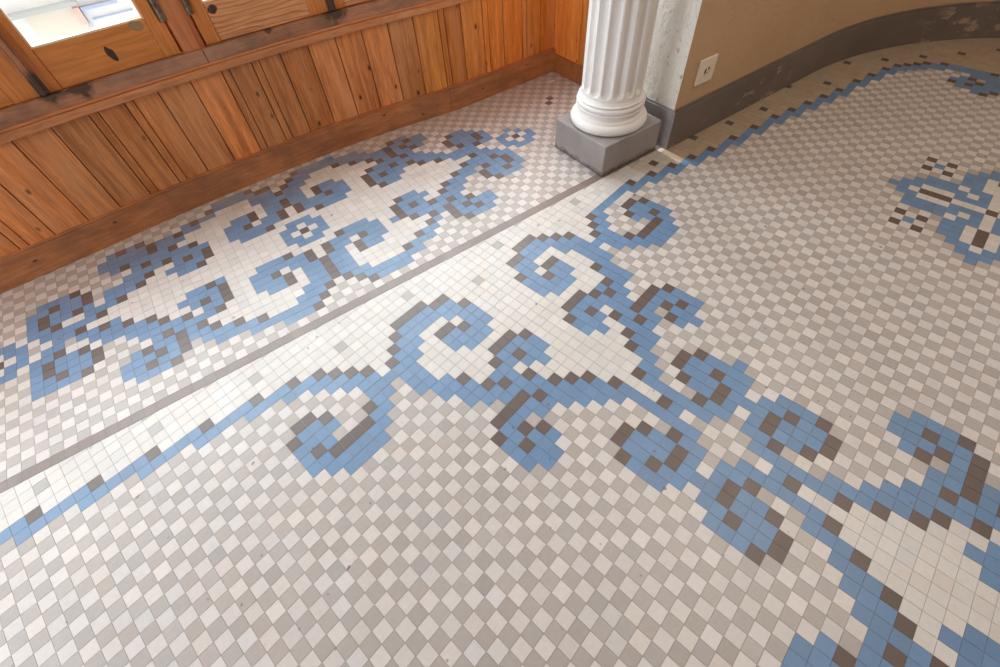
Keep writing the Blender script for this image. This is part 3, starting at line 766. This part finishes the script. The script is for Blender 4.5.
# marks in the timber of the two nearest panels
def blot(name, par, x, z, rx, rz, mat, rot=0.0, y=.0028, seed=1):
    rr = random.Random(seed); mb = MB(); pts = []
    for k in range(20):
        a = 2 * math.pi * k / 20
        q = 1 + rr.uniform(-.12, .12)
        u, v = rx * q * math.cos(a), rz * q * math.sin(a)
        pts.append((x + u * math.cos(rot) - v * math.sin(rot), z + u * math.sin(rot) + v * math.cos(rot)))
    fr = [(p[0], y, p[1]) for p in pts]
    mb.face(fr)
    for i in range(20):
        a, b = fr[i], fr[(i + 1) % 20]
        mb.face([b, a, (a[0], y + .0012, a[2]), (b[0], y + .0012, b[2])])
    return mb.build(name, [mat], par)
blot('knot', w1, .258, .064, .013, .026, M_KNOT, .25, seed=2)
blot('filler_patch', w1, .388, .124, .026, .016, M_PATCH, -.1, seed=4)
blot('knot', w2, .083, .112, .019, .015, M_KNOT, .3, seed=5)

# ------------------------------------------------------------------ column
CXc, CYc = 1.650, 1.160
col = empty('fluted_column', (CXc, CYc, 0))
thing(col, 'white fluted column standing on a square grey plinth', 'column')
mb = MB()
mb.box(1.464 - CXc, 1.834 - CXc, .979 - CYc, 1.331 - CYc, 0, .153)
pl = mb.build('plinth', [M_PLINTH], col, bevel=.006)
pl['label'] = 'grey painted square plinth'
def lathe(name, prof, n, mat, parent, rad=None):
    mb_v, mb_f = [], []
    for (r, z) in prof:
        for k in range(n):
            a = 2 * math.pi * k / n
            q = rad(r, z, a) if rad else r
            mb_v.append((q * math.cos(a), q * math.sin(a), z))
    for j in range(len(prof) - 1):
        for k in range(n):
            mb_f.append((j * n + k, j * n + (k + 1) % n, (j + 1) * n + (k + 1) % n, (j + 1) * n + k))
    mb_f.append(tuple(reversed(range(n)))); mb_f.append(tuple(range((len(prof) - 1) * n, len(prof) * n)))
    me = bpy.data.meshes.new(name); me.from_pydata(mb_v, [], mb_f)
    me.polygons.foreach_set('use_smooth', [len(f) == 4 for f in mb_f])
    me.update()
    return link(name, me, [mat], parent)
def arc(rc, zc, rr, rz, a0, a1, n):
    return [(rc + rr * math.cos(R(a0 + (a1 - a0) * k / n)), zc + rz * math.sin(R(a0 + (a1 - a0) * k / n))) for k in range(n + 1)]
prof = [(.160, .1525)] + arc(.160, .176, .022, .023, -85, 88, 12)
prof += [(.160, .1995), (.160, .2055)]
prof += arc(.166, .222, .018, .0165, 250, 112, 10)
prof += [(.1575, .2385), (.1575, .2425)]
prof += arc(.146, .256, .0135, .0135, -80, 85, 9)
prof += [(.1465, .270), (.1465, .2755)] + arc(.1550, .290, .0145, .0145, 265, 185, 6) + [(.1395, .296)]
lathe('base', prof, 96, M_COLUMN, col)
def flute(r, z, a):
    ph = (a * 16 / (2 * math.pi)) % 1.0
    d = abs(ph - .5) * 2            # 0 in the middle of a flute, 1 on the fillet
    w = .80
    zf = .308
    if z < zf: return r
    e = min(1.0, (z - zf) / .018)
    wz = w * math.sqrt(max(0.0, 1 - (1 - e) ** 2)) if e < 1 else w
    if wz < .02 or d >= wz: return r
    return r - .021 * math.sqrt(max(0, 1 - (d / wz) ** 2)) * min(1.0, .35 + .65 * e)
zs = [.294, .300, .306] + [.308 + .018 * (k / 8) for k in range(9)] + [.34, .45, .7, 1.1, 1.6, 2.1, 2.5, 2.55]
prof = [(.1395 - (z - .3) * .006, z) for z in zs]
shaft = lathe('shaft', prof, 384, M_COLUMN, col, flute)
for p in shaft.data.polygons: p.use_smooth = True
cap = [(.126, 2.55)] + arc(.128, 2.57, .016, .016, -80, 80, 6) + [(.125, 2.60), (.135, 2.66), (.165, 2.72), (.17, 2.74)]
lathe('capital', cap, 64, M_COLUMN, col)
mb = MB(); mb.box(-.19, .19, -.19, .19, 2.74, ZC)
mb.build('abacus', [M_COLUMN], col, bevel=.004)

# ------------------------------------------------------------------ wall socket
so = empty('wall_outlet', (2.030, .955, .330))
thing(so, 'square cream power outlet on the tan wall above the grey skirting', 'outlet')
mb = MB(); mb.box(-.058, .058, -.011, 0, -.056, .056)
mb.build('cover_plate', [M_PLATE], so, bevel=.004)
mb = MB()
pts = [(.021 * math.cos(R(a)), .021 * math.sin(R(a))) for a in range(0, 360, 15)]
ring = [(.0235 * math.cos(R(a)), .0235 * math.sin(R(a))) for a in range(0, 360, 15)]
for i in range(24):
    a, b, c, d = ring[i], ring[(i + 1) % 24], pts[(i + 1) % 24], pts[i]
    mb.face([(a[0], -.0135, a[1]), (b[0], -.0135, b[1]), (c[0], -.0135, c[1]), (d[0], -.0135, d[1])])
    mb.face([(b[0], -.0135, b[1]), (a[0], -.0135, a[1]), (a[0], -.0108, a[1]), (b[0], -.0108, b[1])])
    mb.face([(d[0], -.0135, d[1]), (c[0], -.0135, c[1]), (c[0], -.0112, c[1]), (d[0], -.0112, d[1])])
mb.build('socket_rim', [M_PLATE], so)
for sx, sz, rx, rz in ((-.010, -.002, .0055, .013), (.0105, .006, .0045, .006), (.006, -.010, .003, .004)):
    mb = MB(); q = 12
    fr = [(sx + rx * math.cos(2 * math.pi * k / q), -.0117, sz + rz * math.sin(2 * math.pi * k / q)) for k in range(q)]
    mb.face(fr)
    for k in range(q):
        a, b = fr[k], fr[(k + 1) % q]
        mb.face([b, a, (a[0], -.0108, a[2]), (b[0], -.0108, b[2])])
    mb.build('socket_hole', [M_HOLE], so)

# a flake of plaster on the tiles by the skirting
mb = MB()
fl_pts = [(0, 0), (.030, .004), (.052, .016), (.046, .024), (.020, .019), (.004, .011)]
mb.prism(fl_pts, 0, .004)
chip = mb.build('plaster_flake', [M_COLUMN], bevel=.001)
chip.location = (1.885, 1.905, .0006); chip.rotation_euler = (0, 0, R(-28))
thing(chip, 'small pale plaster flake on the tiles by the wooden skirting corner', 'debris')

# ------------------------------------------------------------------ across the street
YF = 7.0
bd = empty('building', (0, YF, -4.0))
thing(bd, 'pale sunlit building across the street seen through the window', 'building')
mb = MB(); mb.box(-9, 9, 0, .5, -1, 4.4)
mb.build('facade', [M_FACADE], bd)
mb = MB(); mb.box(-.90, -.43, -.02, 0, 3.60, 3.83); mb.build('cream_panel', [M_CREAM], bd)
mb = MB(); mb.box(-9, -.40, -.14, 0, 3.845, 3.875); mb.box(-.40, 9, -.14, 0, 3.90, 3.93); mb.build('ledge', [M_LEDGE], bd)
mb = MB(); mb.box(-.468, -.415, -.06, 0, 3.66, 3.81); mb.build('shutter', [M_RED], bd)
mb = MB()
mb.box(-.405, -.05, -.05, 0, 3.770, 3.80); mb.box(-.405, -.394, -.05, 0, 3.62, 3.765); mb.box(-.36, .05, -.03, 0, 3.672, 3.682)
mb.build('window_frame', [M_BLUE], bd)
mb = MB(); mb.box(-.80, -.796, -.012, 0, 3.62, 3.80); mb.build('downpipe', [M_LEDGE], bd)

# ------------------------------------------------------------------ light
w = bpy.data.worlds.new('daylight'); sc.world = w
w.use_nodes = True
bg = w.node_tree.nodes['Background']
bg.inputs[0].default_value = (.93, .97, 1.0, 1)
bg.inputs[1].default_value = SKY
def area(name, loc, rot, sx, sy, power, colr):
    ld = bpy.data.lights.new(name, 'AREA')
    ld.shape = 'RECTANGLE'; ld.size = sx; ld.size_y = sy
    ld.energy = power; ld.color = colr
    o = bpy.data.objects.new(name, ld); C.objects.link(o)
    o.location = loc; o.rotation_euler = rot
    return o
# daylight of the open sky above the street, coming in through the panes
area('window_daylight', (-.05, 2.66, 1.80), (R(-86), 0, 0), 4.9, 1.7, DAY, (.87, .94, 1.0))
area('side_fill', (-2.80, 1.20, 1.35), (0, R(-90), 0), 1.8, 1.0, SIDE, (.87, .94, 1.0))  # added fill through an unseen opening, brightens pier, column and left floor
# shaft of light that slips between the plinth and the pier
sp = bpy.data.lights.new('light_shaft', 'SPOT')
sp.energy = SHAFT; sp.spot_size = R(3.4); sp.spot_blend = .35; sp.shadow_soft_size = .012; sp.color = (1.0, .97, .92)
so_ = bpy.data.objects.new('light_shaft', sp); C.objects.link(so_)
so_.location = (1.815, 2.95, 1.47)
so_.rotation_euler = (Vector((1.869, .905, 0)) - so_.location).to_track_quat('-Z', 'Y').to_euler()
# warm fill from overhead, added to lift the right side; no fitting there
fill = area('warm_fill', (2.25, -.45, 2.86), (0, 0, 0), 2.4, 1.8, FILL, (1.0, .88, .74))

# ------------------------------------------------------------------ camera
cam = bpy.data.cameras.new('camera')
cam.sensor_fit = 'HORIZONTAL'; cam.sensor_width = 36.0
cam.lens = 36.0 * 451.0346 / 1000.0
cam.clip_start = .02; cam.clip_end = 100
co = bpy.data.objects.new('camera', cam); C.objects.link(co)
rc = [(0.81153034, -0.5816629, -0.05555881), (-0.49302148, -0.63060694, -0.59938695), (0.31360538, 0.51381238, -0.79852897)]
m = Matrix(((rc[0][0], -rc[1][0], -rc[2][0], 0.01267535),
            (rc[0][1], -rc[1][1], -rc[2][1], -0.32990252),
            (rc[0][2], -rc[1][2], -rc[2][2], 1.3133982),
            (0, 0, 0, 1)))
co.matrix_world = m
sc.camera = co
sc.view_settings.view_transform = 'Standard'
sc.view_settings.look = 'None'
sc.view_settings.gamma = 1.0
sc.view_settings.use_curve_mapping = False
sc.view_settings.exposure = EXPO
try:
    sc.cycles.use_denoising = True
    sc.cycles.max_bounces = 10
    sc.cycles.diffuse_bounces = 6
    sc.cycles.transparent_max_bounces = 12
except Exception:
    pass
